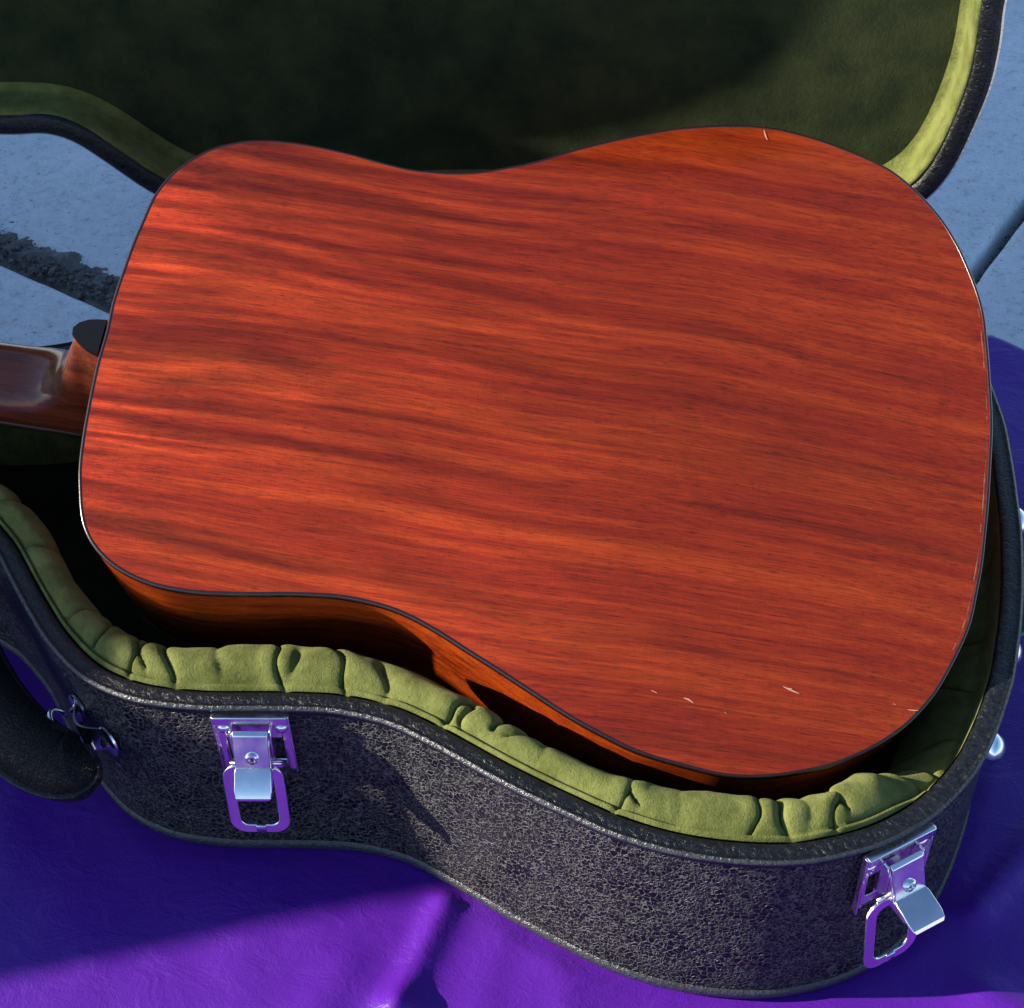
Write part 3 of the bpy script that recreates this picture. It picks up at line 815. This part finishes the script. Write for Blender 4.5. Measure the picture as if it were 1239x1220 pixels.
# ================================================================ guitar
Mg = Matrix(((.9957, .03062, .08745), (.00713, .91571, -.40178), (-.09238, .40068, .91155))).to_quaternion().to_matrix().to_4x4()
Mg = Matrix.Translation((0.02908, 0.00041, 0.23053)) @ Mg @ Matrix.Scale(.935, 4)
guitar = empty("acoustic_guitar", Mg)
label(guitar, "acoustic guitar lying face down in the open case with glossy reddish mahogany back", "guitar")
GP = smooth_closed(GUITAR, 640, .003); GN = normals2(GP)
def crown(x, y, f_): return .0080 * (1 - f_ ** 2.0)
# back: rings shrinking to the centre
c0 = Vector((.235, 0))
R = []
bt = off(GP, GN, .0018)
NR = 26
for k in range(NR + 1):
    f_ = 1 - k / NR * .985
    R.append([Vector((c0.x + (p.x - c0.x) * f_, c0.y + (p.y - c0.y) * f_, crown(0, 0, f_))) for p in bt])
m = MB(); m.rings(R, True, False, True)
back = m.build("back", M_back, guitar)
# dark binding round the back edge
m = MB()
m.rings(swp(GP, GN, [(.0022, -.0006), (.0019, .0001), (.0014, .0003), (.0006, .0001), (.0001, -.0004), (-.0001, -.0012), (-.0001, -.0034), (.0004, -.0038)]))
m.build("binding", M_binding, guitar)
# sides
def depth(p): return -(.108 + .012 * max(0, min(1, (p.y + .2) / .4)))
R = []
for k in range(7):
    t = k / 6
    R.append([Vector((p.x, p.y, -.0032 + (depth(p) + .0032) * t)) for p in off(GP, GN, .0003)])
m = MB(); m.rings(R, True)
m.build("sides", M_side, guitar)
m = MB(); m.rings([[Vector((p.x, p.y, depth(p))) for p in off(GP, GN, -.0002)], [Vector((p.x, p.y, depth(p) - .003)) for p in off(GP, GN, -.0002)]], True, False, True)
m.build("top", M_top, guitar)
# heel, neck, fingerboard
R = []
NQ = 24
def sect(x, zb, zf, hb, hf, pw):
    """cross-section at x: zb = back-of-neck height, zf = fingerboard height, hb/hf half widths"""
    out = []
    for q_ in range(NQ + 1):
        a = math.pi * q_ / NQ
        c, s_ = math.cos(a), math.sin(a)
        k_ = s_ ** pw
        hw2 = hf + (hb - hf) * k_ if pw < .9 else hf
        y = math.copysign(abs(c) ** (.75 if pw > .9 else .5), c) * (hw2 if pw < .9 else hf)
        out.append(Vector((x, y, zf + (zb - zf) * k_)))
    return out
ZF = -.092
for x, zb, hb, hf, pw in ((.003, -.0030, .0112, .028, .45), (-.008, -.0032, .0085, .0275, .47), (-.0150, -.0042, .0045, .0272, .52), (-.0190, -.0095, .0060, .0270, .56), (-.0225, -.020, .0095, .0270, .60), (-.029, -.035, .0150, .0268, .66), (-.035, -.050, .0175, .0266, .74), (-.044, -.0615, .020, .0264, .84), (-.056, -.0680, .022, .0262, .95), (-.072, -.0708, .024, .026, 1.0), (-.12, -.0716, .024, .0254, 1.0), (-.25, -.0728, .023, .0238, 1.0), (-.41, -.0745, .0215, .0215, 1.0)):
    R.append(sect(x, zb, ZF, hb, hf, pw))
m = MB(); m.rings(R, False)
nk = m.build("neck", M_neck, guitar)
# heel cap: thin black plate closing the heel flush with the back
m = MB()
cap = [(.0005, -.0135), (-.005, -.0118), (-.0095, -.0095), (-.0140, -.0062), (-.0172, -.0030), (-.0178, .0015), (-.0150, .0052), (-.0100, .0078), (-.005, .0088), (.0005, .0092)]
m.rings([[(x, y, -.0042) for x, y in cap], [(x, y, -.0012) for x, y in cap], [(x * .97, y * .97, -.0004) for x, y in cap]], True, True, True)
sharp(m.build("heel_cap", M_cap, nk), 40)
m = MB(); m.rings([[(x, -h, ZF - .006), (x, -h, ZF + .0002), (x, h, ZF + .0002), (x, h, ZF - .006)] for x, h in ((.09, .0285), (-.1, .0262), (-.41, .0222))], True, True, True)
fb = m.build("fingerboard", M_finger, nk)
m = MB()
hs = [(-.41, .0215), (-.425, .027), (-.44, .031), (-.60, .037), (-.605, .033)]
m.rings([[(x, -h, ZF - .014), (x, -h, ZF + .003), (x, h, ZF + .003), (x, h, ZF - .014)] for x, h in hs], True, True, True)
bevel(sharp(m.build("headstock", M_neck, guitar)), .001)

# scratches and worn edge, thin slivers lying on the lacquer
def sliver(P, w, name="scratch", mt=M_scratch):
    P = [Vector((p[0], p[1], (p[2] - .0002) * 1.2 + .0003)) for p in P]; L_ = []; R_ = []
    for i, p in enumerate(P):
        t = (P[min(i + 1, len(P) - 1)] - P[max(i - 1, 0)]).normalized(); n_ = Vector((-t.y, t.x, 0))
        ww = w * math.sin(math.pi * (i + .35) / (len(P) - .3)); L_.append(p + n_ * ww); R_.append(p - n_ * ww)
    n = len(P)
    make(name, L_ + R_, [(i, i + 1, n + i + 1, n + i) for i in range(n - 1)], mt, back)
for pts, w in (([(.3526, -.16327, .00247), (.35526, -.16373, .00238), (.35802, -.16506, .00226)], .00045),
               ([(.4033, -.14917, .00246), (.406, -.15008, .00235), (.40913, -.15091, .00223), (.41225, -.15175, .00211)], .00045),
               ([(.4051, -.14977, .00239), (.40815, -.14973, .00229)], .0003), ([(.33549, -.16188, .00252), (.33864, -.16271, .00241)], .0003),
               ([(.4692, -.15106, .00054), (.47225, -.15101, .00043), (.47483, -.1506, .00037)], .00032), ([(.46124, -.14925, .0009), (.46299, -.1494, .0008)], .0002),
               ([(.36202, .19641, .00057), (.36337, .1923, .0007), (.3646, .18924, .00105)], .0004), ([(.37431, -.16742, .00209), (.37568, -.16808, .00203)], .0002)):
    sliver(pts, w)
rw = random.Random(3)
edge_i = [i for i in range(640) if GP[i].x > .49 and -.12 < GP[i].y < .10]
for i in edge_i[::2]:
    if rw.random() < .35: continue
    q0 = GP[i] - GN[i] * .0034; t_ = Vector((-GN[i].y, GN[i].x)); L_ = rw.uniform(.001, .0045); w_ = rw.uniform(.0002, .0006)
    a_ = q0 - t_ * L_; b_ = q0 + t_ * L_
    z_ = .00045
    vs = [Vector((a_.x, a_.y, z_)), Vector((b_.x, b_.y, z_)), Vector((b_.x - GN[i].x * w_, b_.y - GN[i].y * w_, z_ + .0001)), Vector((a_.x - GN[i].x * w_, a_.y - GN[i].y * w_, z_ + .0001))]
    make("edge_wear", vs, [(0, 1, 2, 3)], M_wear, back)

# ================================================================ added concrete blocker, unseen to the left; its profile is shaped to shade the case
prof = [(-.55, .0), (-.456, .551), (-.406, .644), (-.388, .688), (-.37, .700), (-.34, .714), (-.31, .728), (-.22, .736), (-.12, .746), (-.02, .776), (.08, .836), (.18, .896), (.66, .92), (.66, -.09), (-.58, -.09)]
m = MB()
xs = [(-1.60,), (-1.30,)]
m.rings([[(x[0], y, z) for y, z in prof] for x in xs], True, True, True)
wl = sharp(m.build("shade_blocker", M_conc, None), 30); bevel(wl, .008, 2)
label(wl, "grey concrete block with a sloping end, added unseen left of the case to cast shade", "wall")
